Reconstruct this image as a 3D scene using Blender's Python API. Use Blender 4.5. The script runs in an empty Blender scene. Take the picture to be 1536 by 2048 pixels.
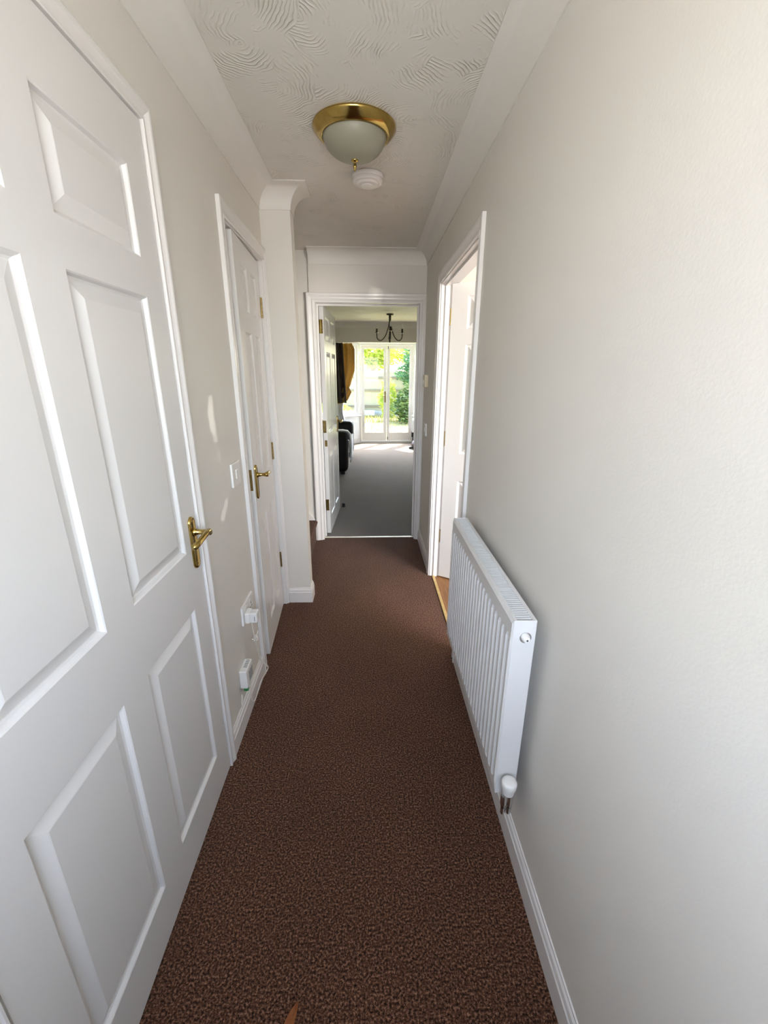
import bpy, bmesh, math, random
from mathutils import Vector, Matrix
random.seed(7)
R = math.radians
scene = bpy.context.scene
COL = scene.collection

# ------------------------------------------------------------ camera
cam_data = bpy.data.cameras.new('camera')
cam = bpy.data.objects.new('camera', cam_data)
COL.objects.link(cam)
FPX, CX, CY, EYE = 846.0, 768.0, 1024.0, 1.44
fwd = Vector((738.0 - CX, 747.0 - CY, FPX)).normalized()      # hall direction in lens axes
roll = R(-0.33)
dn = Vector((math.sin(-roll), math.cos(roll), 0.0))
dn = (dn - fwd * dn.dot(fwd)).normalized()
rt = dn.cross(fwd)
rows = [rt, fwd, -dn]
rot = Matrix([[r[0], -r[1], -r[2]] for r in rows])
cam.matrix_world = Matrix.Translation((0, 0, EYE)) @ rot.to_4x4()
cam_data.sensor_fit = 'VERTICAL'
cam_data.sensor_height = 24.0
cam_data.lens = FPX / 2048.0 * 24.0
cam_data.clip_start = 0.02
scene.camera = cam

# ------------------------------------------------------------ sky, sun, daylight
world = bpy.data.worlds.new('sky')
scene.world = world
world.use_nodes = True
wn = world.node_tree
bg = wn.nodes['Background']
sky = wn.nodes.new('ShaderNodeTexSky')
sky.sky_type = 'NISHITA'
sky.sun_disc = False
sky.sun_elevation = R(52)
sky.sun_rotation = R(20)
sky.air_density = 1.0
sky.dust_density = 2.0
wn.links.new(sky.outputs[0], bg.inputs[0])
bg.inputs[1].default_value = 1.25

def lamp(name, kind, loc, direction, energy, color, size=(1, 1)):
    d = bpy.data.lights.new(name, kind)
    o = bpy.data.objects.new(name, d)
    COL.objects.link(o)
    o.location = loc
    o.rotation_euler = Vector(direction).to_track_quat('-Z', 'Y').to_euler()
    d.energy = energy
    d.color = color
    if kind == 'AREA':
        d.shape = 'RECTANGLE'
        d.size, d.size_y = size
    return o

sun = lamp('sun', 'SUN', (6, 20, 20), (-0.32, -0.50, -1.05), 15.0, (1.0, 0.95, 0.86))
sun.data.angle = R(0.6)
# daylight through the front doorway behind the viewer, its lower half walled up for shade: sky from above, sunlit path from below
lamp('front_door_skylight', 'AREA', (0.1, -1.75, 2.05), (0.0, 1.0, -0.42), 27, (0.78, 0.88, 1.0), (2.2, 1.4))
lamp('front_path_bounce', 'AREA', (0.0, -1.35, 0.25), (0.0, 0.50, 0.9), 40, (1.0, 0.87, 0.70), (2.0, 1.0))
lamp('front_garden_light', 'AREA', (0.0, -1.5, 1.35), (0.0, 1.0, -0.06), 33, (1.0, 0.93, 0.87), (2.2, 0.9))
# kitchen window towards the front of the house
lamp('kitchen_window_light', 'AREA', (2.3, 0.35, 1.45), (-0.60, 0.80, -0.12), 74, (1.0, 0.97, 0.93), (1.3, 1.1))
# open sky over the garden bay
lamp('bay_daylight', 'AREA', (0.35, 10.4, 3.1), (0.0, -0.9, -1.0), 430, (0.95, 0.98, 1.0), (3.0, 1.6))
# added narrow spots, no real lamps, throwing the glint patches on two walls
def glint(name, loc, target, cone, energy, color=(1, 0.97, 0.92)):
    o = lamp(name, 'SPOT', loc, Vector(target) - Vector(loc), energy, color)
    o.data.spot_size = R(cone)
    o.data.spot_blend = 0.7
    o.data.shadow_soft_size = 0.004
for gz, gy, ge, gc in ((1.345, 1.520, 60, 0.9), (1.310, 1.508, 90, 1.3), (1.265, 1.512, 90, 1.3), (1.225, 1.525, 50, 0.8), (1.150, 1.540, 35, 0.5), (0.965, 1.552, 60, 0.9), (0.935, 1.512, 60, 0.8)):
    glint('added_glint_left', (2.2, 2.75, 1.62), (-0.545, gy, gz), gc, ge)
for gx, gz, ge, gc in ((0.035, 2.025, 70, 1.2), (0.075, 2.020, 70, 1.2), (0.17, 2.005, 22, 0.7)):
    glint('added_glint_header', (0.25, -1.2, 1.75), (gx, 3.60, gz), gc, ge)

vs = scene.view_settings
vs.view_transform = 'Standard'
vs.look = 'None'
vs.exposure = 0.86
vs.gamma = 1.0
vs.use_curve_mapping = False

# ------------------------------------------------------------ materials
def mat(name, color, rough=0.5, metal=0.0, spec=0.5, coat=0.0):
    m = bpy.data.materials.new(name)
    m.use_nodes = True
    b = m.node_tree.nodes['Principled BSDF']
    b.inputs['Base Color'].default_value = (*color, 1)
    b.inputs['Roughness'].default_value = rough
    b.inputs['Metallic'].default_value = metal
    b.inputs['Specular IOR Level'].default_value = spec
    b.inputs['Coat Weight'].default_value = coat
    b.inputs['Coat Roughness'].default_value = 0.08
    return m

def nodes(m):
    nt = m.node_tree
    return nt, nt.nodes, nt.links, nt.nodes['Principled BSDF']

def noise(N, L, scale, detail=3, rough=0.5, vec=None):
    n = N.new('ShaderNodeTexNoise')
    n.inputs['Scale'].default_value = scale
    n.inputs['Detail'].default_value = detail
    n.inputs['Roughness'].default_value = rough
    if vec is not None:
        L.new(vec, n.inputs['Vector'])
    return n

def ramp(N, L, fac, stops):
    r = N.new('ShaderNodeValToRGB')
    e = r.color_ramp.elements
    while len(e) < len(stops):
        e.new(0.5)
    for k, (p, c) in enumerate(stops):
        e[k].position = p
        e[k].color = (*c, 1)
    L.new(fac, r.inputs[0])
    return r

def bump(N, L, b, height, strength, dist):
    bp = N.new('ShaderNodeBump')
    bp.inputs['Strength'].default_value = strength
    bp.inputs['Distance'].default_value = dist
    L.new(height, bp.inputs['Height'])
    L.new(bp.outputs[0], b.inputs['Normal'])
    return bp

def speckled(name, c1, c2, scale, rough=0.6, bump_d=0.0, metal=0.0, spec=0.5, lo=0.35, hi=0.65, detail=3):
    m = mat(name, c1, rough, metal, spec)
    nt, N, L, b = nodes(m)
    tc = N.new('ShaderNodeTexCoord')
    n = noise(N, L, scale, detail, 0.6, tc.outputs['Object'])
    r = ramp(N, L, n.outputs[0], [(lo, c1), (hi, c2)])
    L.new(r.outputs[0], b.inputs['Base Color'])
    if bump_d:
        bump(N, L, b, n.outputs[0], 0.6, bump_d)
    return m

def wall_paint(name, c):
    m = mat(name, c, 0.55, 0, 0.35)
    nt, N, L, b = nodes(m)
    tc = N.new('ShaderNodeTexCoord')
    n = noise(N, L, 2.2, 4, 0.6, tc.outputs['Object'])
    r = ramp(N, L, n.outputs[0], [(0.3, tuple(x * 0.965 for x in c)), (0.7, c)])
    L.new(r.outputs[0], b.inputs['Base Color'])
    n2 = noise(N, L, 160, 3, 0.55, tc.outputs['Object'])
    bump(N, L, b, n2.outputs[0], 0.25, 0.0012)
    return m

def artex(name, c):
    m = mat(name, c, 0.6, 0, 0.3)
    nt, N, L, b = nodes(m)
    tc = N.new('ShaderNodeTexCoord')
    flat = N.new('ShaderNodeVectorMath'); flat.operation = 'MULTIPLY'
    flat.inputs[1].default_value = (1, 1, 0)
    L.new(tc.outputs['Object'], flat.inputs[0])
    wob = noise(N, L, 5.0, 3, 0.55, flat.outputs[0])
    sc = N.new('ShaderNodeVectorMath'); sc.operation = 'MULTIPLY_ADD'
    sc.inputs[1].default_value = (0.10, 0.10, 0.0)
    L.new(wob.outputs['Color'], sc.inputs[0]); L.new(flat.outputs[0], sc.inputs[2])
    vo = N.new('ShaderNodeTexVoronoi'); vo.voronoi_dimensions = '2D'
    vo.inputs['Scale'].default_value = 4.5
    L.new(sc.outputs[0], vo.inputs['Vector'])
    sep = N.new('ShaderNodeSeparateColor'); L.new(vo.outputs['Color'], sep.inputs[0])
    ang = N.new('ShaderNodeMath'); ang.operation = 'MULTIPLY'; ang.inputs[1].default_value = 6.28
    L.new(sep.outputs[0], ang.inputs[0])
    vr = N.new('ShaderNodeVectorRotate'); vr.rotation_type = 'Z_AXIS'
    L.new(sc.outputs[0], vr.inputs['Vector']); L.new(vo.outputs['Position'], vr.inputs['Center']); L.new(ang.outputs[0], vr.inputs['Angle'])
    sub = N.new('ShaderNodeVectorMath'); sub.operation = 'SUBTRACT'
    L.new(vr.outputs[0], sub.inputs[0]); L.new(vo.outputs['Position'], sub.inputs[1])
    off = N.new('ShaderNodeVectorMath'); off.operation = 'ADD'; off.inputs[1].default_value = (0.14, 0.03, 0)
    L.new(sub.outputs[0], off.inputs[0])
    wv = N.new('ShaderNodeTexWave'); wv.wave_type = 'RINGS'; wv.rings_direction = 'Z'
    wv.inputs['Scale'].default_value = 26.0
    wv.inputs['Distortion'].default_value = 1.6
    wv.inputs['Detail'].default_value = 3.0
    wv.inputs['Detail Scale'].default_value = 0.5
    L.new(off.outputs[0], wv.inputs['Vector'])
    msk = noise(N, L, 7.0, 4, 0.6, flat.outputs[0])
    mr = ramp(N, L, msk.outputs[0], [(0.47, (0, 0, 0)), (0.70, (1, 1, 1))])
    pw = N.new('ShaderNodeMath'); pw.operation = 'POWER'; pw.inputs[1].default_value = 3.0
    L.new(wv.outputs['Fac'], pw.inputs[0])
    mu = N.new('ShaderNodeMath'); mu.operation = 'MULTIPLY'
    L.new(pw.outputs[0], mu.inputs[0]); L.new(mr.outputs[0], mu.inputs[1])
    bump(N, L, b, mu.outputs[0], 0.8, 0.0045)
    return m

def carpet(name, dark, mid, light, sheen=0.08):
    m = mat(name, mid, 0.95, 0, 0.12)
    nt, N, L, b = nodes(m)
    tc = N.new('ShaderNodeTexCoord')
    n1 = noise(N, L, 175, 3, 0.7, tc.outputs['Object'])
    r = ramp(N, L, n1.outputs[0], [(0.38, dark), (0.52, mid), (0.66, light)])
    n2 = noise(N, L, 3.0, 3, 0.5, tc.outputs['Object'])
    mx = N.new('ShaderNodeMix'); mx.data_type = 'RGBA'; mx.blend_type = 'MULTIPLY'
    mx.inputs[0].default_value = 1.0
    r2 = ramp(N, L, n2.outputs[0], [(0.3, (0.82, 0.82, 0.82)), (0.7, (1, 1, 1))])
    L.new(r.outputs[0], mx.inputs[6]); L.new(r2.outputs[0], mx.inputs[7])
    L.new(mx.outputs[2], b.inputs['Base Color'])
    b.inputs['Sheen Weight'].default_value = sheen
    b.inputs['Sheen Roughness'].default_value = 0.5
    bump(N, L, b, n1.outputs[0], 0.9, 0.006)
    return m

def wood(name, c1, c2):
    m = mat(name, c1, 0.4)
    nt, N, L, b = nodes(m)
    tc = N.new('ShaderNodeTexCoord')
    mp = N.new('ShaderNodeMapping'); mp.inputs['Scale'].default_value = (30, 3, 3)
    L.new(tc.outputs['Object'], mp.inputs[0])
    n = noise(N, L, 1.5, 5, 0.65, mp.outputs[0])
    r = ramp(N, L, n.outputs[0], [(0.3, c1), (0.7, c2)])
    L.new(r.outputs[0], b.inputs['Base Color'])
    return m

def leafy(name, c1, c2, trans=0.35):
    m = bpy.data.materials.new(name)
    m.use_nodes = True
    nt, N, L, b = nodes(m)
    tc = N.new('ShaderNodeTexCoord')
    n = noise(N, L, 3.0, 3, 0.6, tc.outputs['Object'])
    r = ramp(N, L, n.outputs[0], [(0.35, c1), (0.65, c2)])
    L.new(r.outputs[0], b.inputs['Base Color'])
    b.inputs['Roughness'].default_value = 0.6
    tr = N.new('ShaderNodeBsdfTranslucent')
    L.new(r.outputs[0], tr.inputs[0])
    mx = N.new('ShaderNodeMixShader'); mx.inputs[0].default_value = trans
    L.new(b.outputs[0], mx.inputs[1]); L.new(tr.outputs[0], mx.inputs[2])
    L.new(mx.outputs[0], N['Material Output'].inputs[0])
    return m

def glass_mat(name):
    m = bpy.data.materials.new(name)
    m.use_nodes = True
    nt = m.node_tree
    N, L = nt.nodes, nt.links
    N.remove(N['Principled BSDF'])
    t = N.new('ShaderNodeBsdfTransparent'); t.inputs[0].default_value = (0.97, 0.98, 0.97, 1)
    g = N.new('ShaderNodeBsdfGlossy'); g.inputs['Roughness'].default_value = 0.02
    mx = N.new('ShaderNodeMixShader')
    mx.inputs[0].default_value = 0.02; L.new(t.outputs[0], mx.inputs[1]); L.new(g.outputs[0], mx.inputs[2])
    L.new(mx.outputs[0], N['Material Output'].inputs[0])
    return m

M = {}
M['wall'] = wall_paint('wall_paint', (0.72, 0.685, 0.625))
M['cove'] = mat('cove_paint', (0.74, 0.71, 0.655), 0.55, 0, 0.35)
M['ceiling'] = artex('artex_ceiling', (0.72, 0.69, 0.63))
M['gloss'] = mat('white_gloss', (0.72, 0.70, 0.675), 0.28, 0, 0.5)
M['gloss_trim'] = mat('white_trim_gloss', (0.76, 0.73, 0.70), 0.25, 0, 0.5)
M['carpet'] = carpet('brown_carpet', (0.014, 0.0055, 0.0025), (0.112, 0.047, 0.024), (0.36, 0.185, 0.115))
M['carpet_living'] = carpet('brown_carpet_daylit', (0.045, 0.033, 0.024), (0.135, 0.105, 0.080), (0.29, 0.235, 0.19), 0.28)  # same brown as the hall; garden daylight put into the colour as grey
M['kitchen_floor'] = wood('kitchen_floor_wood', (0.16, 0.065, 0.022), (0.33, 0.16, 0.055))
M['brass'] = speckled('polished_brass', (0.50, 0.36, 0.115), (0.42, 0.29, 0.08), 30, 0.16, 0, 1.0)
M['old_brass'] = speckled('old_brass', (0.36, 0.26, 0.10), (0.26, 0.18, 0.07), 60, 0.3, 0, 1.0)
M['gold_strip'] = speckled('gold_strip', (0.80, 0.60, 0.26), (0.70, 0.50, 0.2), 40, 0.35, 0, 0.8)
M['silver_strip'] = speckled('pale_strip', (0.85, 0.80, 0.66), (0.75, 0.70, 0.58), 40, 0.35, 0, 0.5)
M['frost'] = mat('frosted_glass', (0.30, 0.285, 0.215), 0.45, 0, 0.5)
M['plastic'] = mat('white_plastic', (0.80, 0.78, 0.74), 0.35)
M['plastic2'] = mat('detector_plastic', (0.76, 0.72, 0.69), 0.3)
M['cream'] = mat('cream_plastic', (0.70, 0.60, 0.42), 0.4)
M['grey'] = mat('dark_slot', (0.05, 0.05, 0.05), 0.6)
M['slot'] = mat('vent_slot_grey', (0.34, 0.33, 0.31), 0.6)
M['green'] = mat('green_plug', (0.02, 0.22, 0.06), 0.4)
M['cable'] = mat('white_cable', (0.78, 0.74, 0.68), 0.5)
M['rad'] = mat('radiator_enamel', (0.70, 0.69, 0.67), 0.3, 0, 0.5)
M['rad_in'] = mat('radiator_inside_shade', (0.12, 0.12, 0.12), 0.6)  # convector coloured dark so gaps between the slats read as shade
M['chrome'] = speckled('chrome', (0.75, 0.75, 0.76), (0.65, 0.65, 0.66), 50, 0.15, 0, 1.0)
M['steel'] = speckled('dark_bronze', (0.040, 0.034, 0.024), (0.065, 0.055, 0.04), 40, 0.35, 0, 0.9)
M['bulb'] = mat('candle_bulb', (0.80, 0.78, 0.72), 0.25)
M['leather'] = speckled('black_leather', (0.008, 0.007, 0.007), (0.012, 0.010, 0.009), 40, 0.5, 0.001, spec=0.2)
M['maroon'] = speckled('maroon_leather', (0.045, 0.010, 0.009), (0.065, 0.016, 0.013), 30, 0.4, 0.001)
M['throw'] = speckled('white_throw', (0.72, 0.71, 0.70), (0.80, 0.79, 0.78), 60, 0.9, 0.002)
M['gold_cloth'] = leafy('gold_curtain_cloth', (0.52, 0.36, 0.14), (0.40, 0.27, 0.10), 0.4)
M['dark_cloth'] = speckled('dark_curtain_cloth', (0.035, 0.026, 0.018), (0.06, 0.045, 0.03), 8, 0.6, 0.0)
M['lining'] = speckled('white_lining', (0.80, 0.80, 0.80), (0.74, 0.74, 0.74), 20, 0.8)
M['upvc'] = mat('white_window_frame', (0.80, 0.80, 0.80), 0.3)
M['glass'] = glass_mat('window_glass')
M['black'] = mat('black_rubber', (0.012, 0.012, 0.012), 0.6)
M['dryleaf'] = speckled('dry_leaf', (0.42, 0.14, 0.045), (0.55, 0.22, 0.08), 60, 0.7)
M['lawn'] = speckled('dry_lawn', (0.40, 0.35, 0.15), (0.24, 0.25, 0.08), 2.2, 0.9, 0.01, lo=0.42, hi=0.62, detail=6)
M['grass'] = leafy('grass_blades', (0.26, 0.27, 0.08), (0.44, 0.38, 0.16), 0.3)
M['fence'] = wood('fence_wood', (0.33, 0.29, 0.18), (0.43, 0.38, 0.25))
M['fence_rail'] = wood('fence_rail_wood', (0.15, 0.12, 0.07), (0.22, 0.17, 0.11))
M['bark'] = speckled('bark', (0.10, 0.075, 0.05), (0.18, 0.14, 0.10), 20, 0.9, 0.01)
M['leaf_yellow'] = leafy('yellow_green_leaves', (0.52, 0.54, 0.08), (0.34, 0.45, 0.07), 0.45)
M['leaf_green'] = leafy('mid_green_leaves', (0.06, 0.15, 0.05), (0.12, 0.25, 0.09), 0.3)
M['leaf_dark'] = leafy('dark_green_leaves', (0.03, 0.07, 0.02), (0.14, 0.20, 0.04), 0.25)
M['planter'] = speckled('stone_planter', (0.55, 0.53, 0.50), (0.4, 0.39, 0.37), 10, 0.85)

# ------------------------------------------------------------ helpers
def obj(name, bm, m=None, parent=None, smooth=False):
    me = bpy.data.meshes.new(name)
    bm.normal_update()
    bm.to_mesh(me)
    bm.free()
    if smooth:
        me.polygons.foreach_set('use_smooth', [True] * len(me.polygons))
    o = bpy.data.objects.new(name, me)
    COL.objects.link(o)
    if m is not None:
        me.materials.append(m)
    if parent is not None:
        o.parent = parent
    return o

def smooth_by_angle(o, deg=35):
    me = o.data
    me.polygons.foreach_set('use_smooth', [True] * len(me.polygons))
    bm = bmesh.new(); bm.from_mesh(me)
    for e in bm.edges:
        if len(e.link_faces) == 2 and e.calc_face_angle(0) > R(deg):
            e.smooth = False
    bm.to_mesh(me); bm.free()
    return o

def tag(o, label=None, cat=None, group=None, kind=None):
    if label: o['label'] = label
    if cat: o['category'] = cat
    if group: o['group'] = group
    if kind: o['kind'] = kind
    return o

def struct(o):
    o['kind'] = 'structure'
    return o

def empty(name, loc=(0, 0, 0), rz=0.0, parent=None):
    o = bpy.data.objects.new(name, None)
    o.empty_display_size = 0.05
    COL.objects.link(o)
    o.location = loc
    o.rotation_euler = (0, 0, rz)
    if parent is not None:
        o.parent = parent
    return o

def add_box(bm, x0, x1, y0, y1, z0, z1, bev=0.0, seg=2):
    r = bmesh.ops.create_cube(bm, size=1.0)
    vs_ = r['verts']
    for v in vs_:
        v.co = Vector(((x0 + x1) / 2 + v.co.x * (x1 - x0), (y0 + y1) / 2 + v.co.y * (y1 - y0), (z0 + z1) / 2 + v.co.z * (z1 - z0)))
    if bev > 0:
        es = list({e for v in vs_ for e in v.link_edges})
        bmesh.ops.bevel(bm, geom=es, offset=bev, segments=seg, affect='EDGES', profile=0.5)

def box(name, x0, x1, y0, y1, z0, z1, m, parent=None, bev=0.0, seg=2):
    bm = bmesh.new()
    add_box(bm, x0, x1, y0, y1, z0, z1, bev, seg)
    return obj(name, bm, m, parent)

def add_lathe(bm, prof, n=40, center=(0, 0, 0), cap=True):
    """prof: list of (r, z), revolved about Z"""
    cx, cy, cz = center
    rings = []
    for r, z in prof:
        if r < 1e-6:
            rings.append([bm.verts.new((cx, cy, cz + z))])
        else:
            rings.append([bm.verts.new((cx + r * math.cos(2 * math.pi * k / n), cy + r * math.sin(2 * math.pi * k / n), cz + z)) for k in range(n)])
    for a, b in zip(rings, rings[1:]):
        for k in range(n):
            k2 = (k + 1) % n
            if len(a) == 1 and len(b) == 1:
                continue
            if len(a) == 1:
                bm.faces.new((a[0], b[k2], b[k]))
            elif len(b) == 1:
                bm.faces.new((a[k], a[k2], b[0]))
            else:
                bm.faces.new((a[k], a[k2], b[k2], b[k]))
    if cap:
        for rg in (rings[0], rings[-1]):
            if len(rg) > 2:
                bm.faces.new(rg)
    bmesh.ops.recalc_face_normals(bm, faces=bm.faces[:])

def add_tube(bm, pts, rad, n=8, cap=True):
    pts = [Vector(p) for p in pts]
    rads = rad if isinstance(rad, (list, tuple)) else [rad] * len(pts)
    rings = []
    up = None
    for i, p in enumerate(pts):
        if i == 0: t = pts[1] - pts[0]
        elif i == len(pts) - 1: t = pts[-1] - pts[-2]
        else: t = (pts[i + 1] - p).normalized() + (p - pts[i - 1]).normalized()
        t.normalize()
        if up is None:
            up = Vector((0, 0, 1)) if abs(t.z) < 0.9 else Vector((1, 0, 0))
        s = t.cross(up)
        if s.length < 1e-4:
            s = t.orthogonal()
        s.normalize()
        up = s.cross(t).normalized()
        rings.append([bm.verts.new(p + (s * math.cos(2 * math.pi * k / n) + up * math.sin(2 * math.pi * k / n)) * rads[i]) for k in range(n)])
    for a, b in zip(rings, rings[1:]):
        for k in range(n):
            k2 = (k + 1) % n
            bm.faces.new((a[k], a[k2], b[k2], b[k]))
    if cap:
        bm.faces.new(rings[0][::-1]); bm.faces.new(rings[-1])
    bmesh.ops.recalc_face_normals(bm, faces=bm.faces[:])

def curve_pts(ctrl, n=10):
    """Catmull-Rom through control points"""
    c = [Vector(p) for p in ctrl]
    c = [c[0] * 2 - c[1]] + c + [c[-1] * 2 - c[-2]]
    out = []
    for i in range(1, len(c) - 2):
        for k in range(n):
            t = k / n
            out.append(0.5 * ((2 * c[i]) + (c[i + 1] - c[i - 1]) * t + (2 * c[i - 1] - 5 * c[i] + 4 * c[i + 1] - c[i + 2]) * t * t + (3 * c[i] - c[i - 1] - 3 * c[i + 1] + c[i + 2]) * t ** 3))
    out.append(c[-2])
    return out

def sweep(bm, path, prof, side=1, caps=True):
    """path: 2D polyline on the floor plan; prof: closed list of (offset into the room, z); side +1 = room on the right of the path"""
    P = [Vector(p) for p in path]
    rings = []
    for i, p in enumerate(P):
        d1 = (P[i] - P[i - 1]).normalized() if i > 0 else None
        d2 = (P[i + 1] - P[i]).normalized() if i < len(P) - 1 else None
        n1 = Vector((d1.y, -d1.x)) * side if d1 else None
        n2 = Vector((d2.y, -d2.x)) * side if d2 else None
        if n1 is None: off = n2
        elif n2 is None: off = n1
        else:
            off = n1 + n2
            off = off / max(0.2, off.dot(n1))
        rings.append([bm.verts.new((p.x + off.x * d, p.y + off.y * d, z)) for d, z in prof])
    n = len(prof)
    for a, b in zip(rings, rings[1:]):
        for k in range(n):
            k2 = (k + 1) % n
            bm.faces.new((a[k], a[k2], b[k2], b[k]))
    if caps:
        bm.faces.new(rings[0]); bm.faces.new(rings[-1][::-1])
    bmesh.ops.recalc_face_normals(bm, faces=bm.faces[:])

SKIRT = [(0, 0), (0.012, 0), (0.012, 0.072), (0.009, 0.077), (0.010, 0.082), (0.008, 0.092), (0.004, 0.098), (0.0035, 0.104), (0, 0.105)]
def skirting(name, path, side):
    bm = bmesh.new()
    sweep(bm, path, SKIRT, side)
    return struct(obj(name, bm, M['gloss_trim']))

CEIL = 2.31
CV = 0.095
COVE = [(0, CEIL), (0, CEIL - CV), (0.005, CEIL - CV)] + [(0.005 + (CV - 0.010) * (1 - math.cos(t)), CEIL - CV + 0.003 + (CV - 0.008) * math.sin(t)) for t in [R(a) for a in range(0, 91, 9)]] + [(CV, CEIL - 0.003), (CV, CEIL)]
def cove(name, path, side):
    bm = bmesh.new()
    sweep(bm, path, COVE, side)
    o = struct(obj(name, bm, M['cove']))
    return smooth_by_angle(o, 25)

def wall_run(name, x0, x1, y0, y1, z0, z1, axis, holes, m, parent=None):
    """box wall along axis ('x' or 'y') with rectangular holes [(a0,a1,z0,z1)]"""
    bm = bmesh.new()
    lo, hi = (y0, y1) if axis == 'y' else (x0, x1)
    def seg(a0, a1, b0, b1):
        if a1 - a0 < 1e-4 or b1 - b0 < 1e-4: return
        if axis == 'y': add_box(bm, x0, x1, a0, a1, b0, b1)
        else: add_box(bm, a0, a1, y0, y1, b0, b1)
    cur = lo
    for (a0, a1, h0, h1) in sorted(holes):
        seg(cur, a0, z0, z1)
        seg(a0, a1, z0, h0)
        seg(a0, a1, h1, z1)
        cur = a1
    seg(cur, hi, z0, z1)
    return struct(obj(name, bm, m, parent))

# ------------------------------------------------------------ room shell
WL, WR, YE = -0.545, 0.445, 3.60
YF = -0.55
struct(box('floor', -1.7, 0.47, YF - 0.1, 3.66, -0.10, 0.0, M['carpet']))
struct(box('floor_living', -1.35, 2.40, 3.66, 8.45, -0.10, 0.0, M['carpet_living']))
struct(box('floor_kitchen', 0.47, 3.3, -0.3, 3.60, -0.10, 0.0, M['kitchen_floor']))
struct(box('ceiling', -1.7, 0.55, YF - 0.1, 3.66, CEIL, CEIL + 0.1, M['ceiling']))
struct(box('ceiling_living', -1.35, 2.40, 3.66, 8.40, CEIL, CEIL + 0.1, M['ceiling']))
struct(box('ceiling_kitchen', 0.55, 3.3, -0.3, 3.60, CEIL, CEIL + 0.1, M['ceiling']))

D1A, D1B, D1T = 0.378, 1.264, 2.012          # door openings along the hall: near edge, far edge, head
D2A, D2B, D2T = 1.855, 2.480, 1.990
KA, KB, KT = 1.905, 2.862, 1.965
EA, EB, ET = -0.426, 0.414, 1.972

wall_run('wall_left', WL - 0.1, WL, YF - 0.1, 2.50, 0, CEIL, 'y', [(D1A, D1B, 0, D1T), (D2A, D2B, 0, D2T)], M['wall'])
struct(box('wall_column', -1.7, -0.392, 2.50, 2.60, 0, CEIL, M['wall']))
wall_run('wall_right', WR, WR + 0.1, YF - 0.1, 3.60, 0, CEIL, 'y', [(KA, KB, 0, KT)], M['wall'])
wall_run('wall_end', -0.455, WR + 0.1, YE, YE + 0.12, 0, CEIL, 'x', [(EA, EB, 0, ET)], M['wall'])
struct(box('wall_stairs', -1.7, -0.455, YE + 0.012, YE + 0.12, 0, CEIL, M['wall']))
struct(box('wall_stairs_back', -1.7, -1.6, 2.60, YE + 0.012, 0, CEIL, M['wall']))
wall_run('wall_front', WL - 0.1, WR + 0.1, YF - 0.1, YF, 0, CEIL, 'x', [(-0.44, 0.40, 1.12, 2.10)], M['wall'])  # lower doorway closed off, unseen, to shade the carpet near the viewer
# cupboards behind the two left doors
struct(box('wall_cupboard', -1.7, -1.6, YF - 0.1, 2.5, 0, CEIL, M['wall']))
# kitchen
struct(box('wall_kitchen_far', WR + 0.1, 3.3, 3.60, 3.70, 0, CEIL, M['wall']))
struct(box('wall_kitchen_side', 3.2, 3.3, -0.3, 3.60, 0, CEIL, M['wall']))
wall_run('wall_kitchen_front', WR + 0.1, 3.3, -0.4, -0.3, 0, CEIL, 'x', [(1.2, 2.8, 0.9, 2.0)], M['wall'])
# living room
struct(box('wall_living_left', -1.45, -1.35, 3.72, 8.25, 0, CEIL, M['wall']))
struct(box('wall_living_right', 2.30, 2.40, 3.72, 8.25, 0, CEIL, M['wall']))
struct(box('wall_living_near', WR + 0.1, 2.40, 3.70, 3.80, 0, CEIL, M['wall']))
struct(box('wall_living_near_left', -1.45, -0.455, YE + 0.12, YE + 0.13, 0, CEIL, M['wall']))
struct(box('beam', -1.45, 2.40, 8.25, 8.40, 1.978, CEIL, M['wall']))

cove('trim_1', [(WL, YF), (WL, 2.50), (-0.392, 2.50), (-0.392, 2.60)], 1)
cove('trim_2', [(-0.450, YE), (WR, YE), (WR, YF)], 1)
cove('trim_3', [(-1.35, 8.25), (2.30, 8.25)], 1)
skirting('baseboard_left', [(WL, D1B + 0.042), (WL, D2A - 0.055)], 1)
skirting('baseboard_column', [(-0.53, 2.50), (-0.392, 2.50), (-0.392, 2.60)], 1)
skirting('baseboard_right', [(WR, KA - 0.058), (WR, YF)], 1)
skirting('baseboard_right_far', [(WR, YE), (WR, KB + 0.058)], 1)

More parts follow.
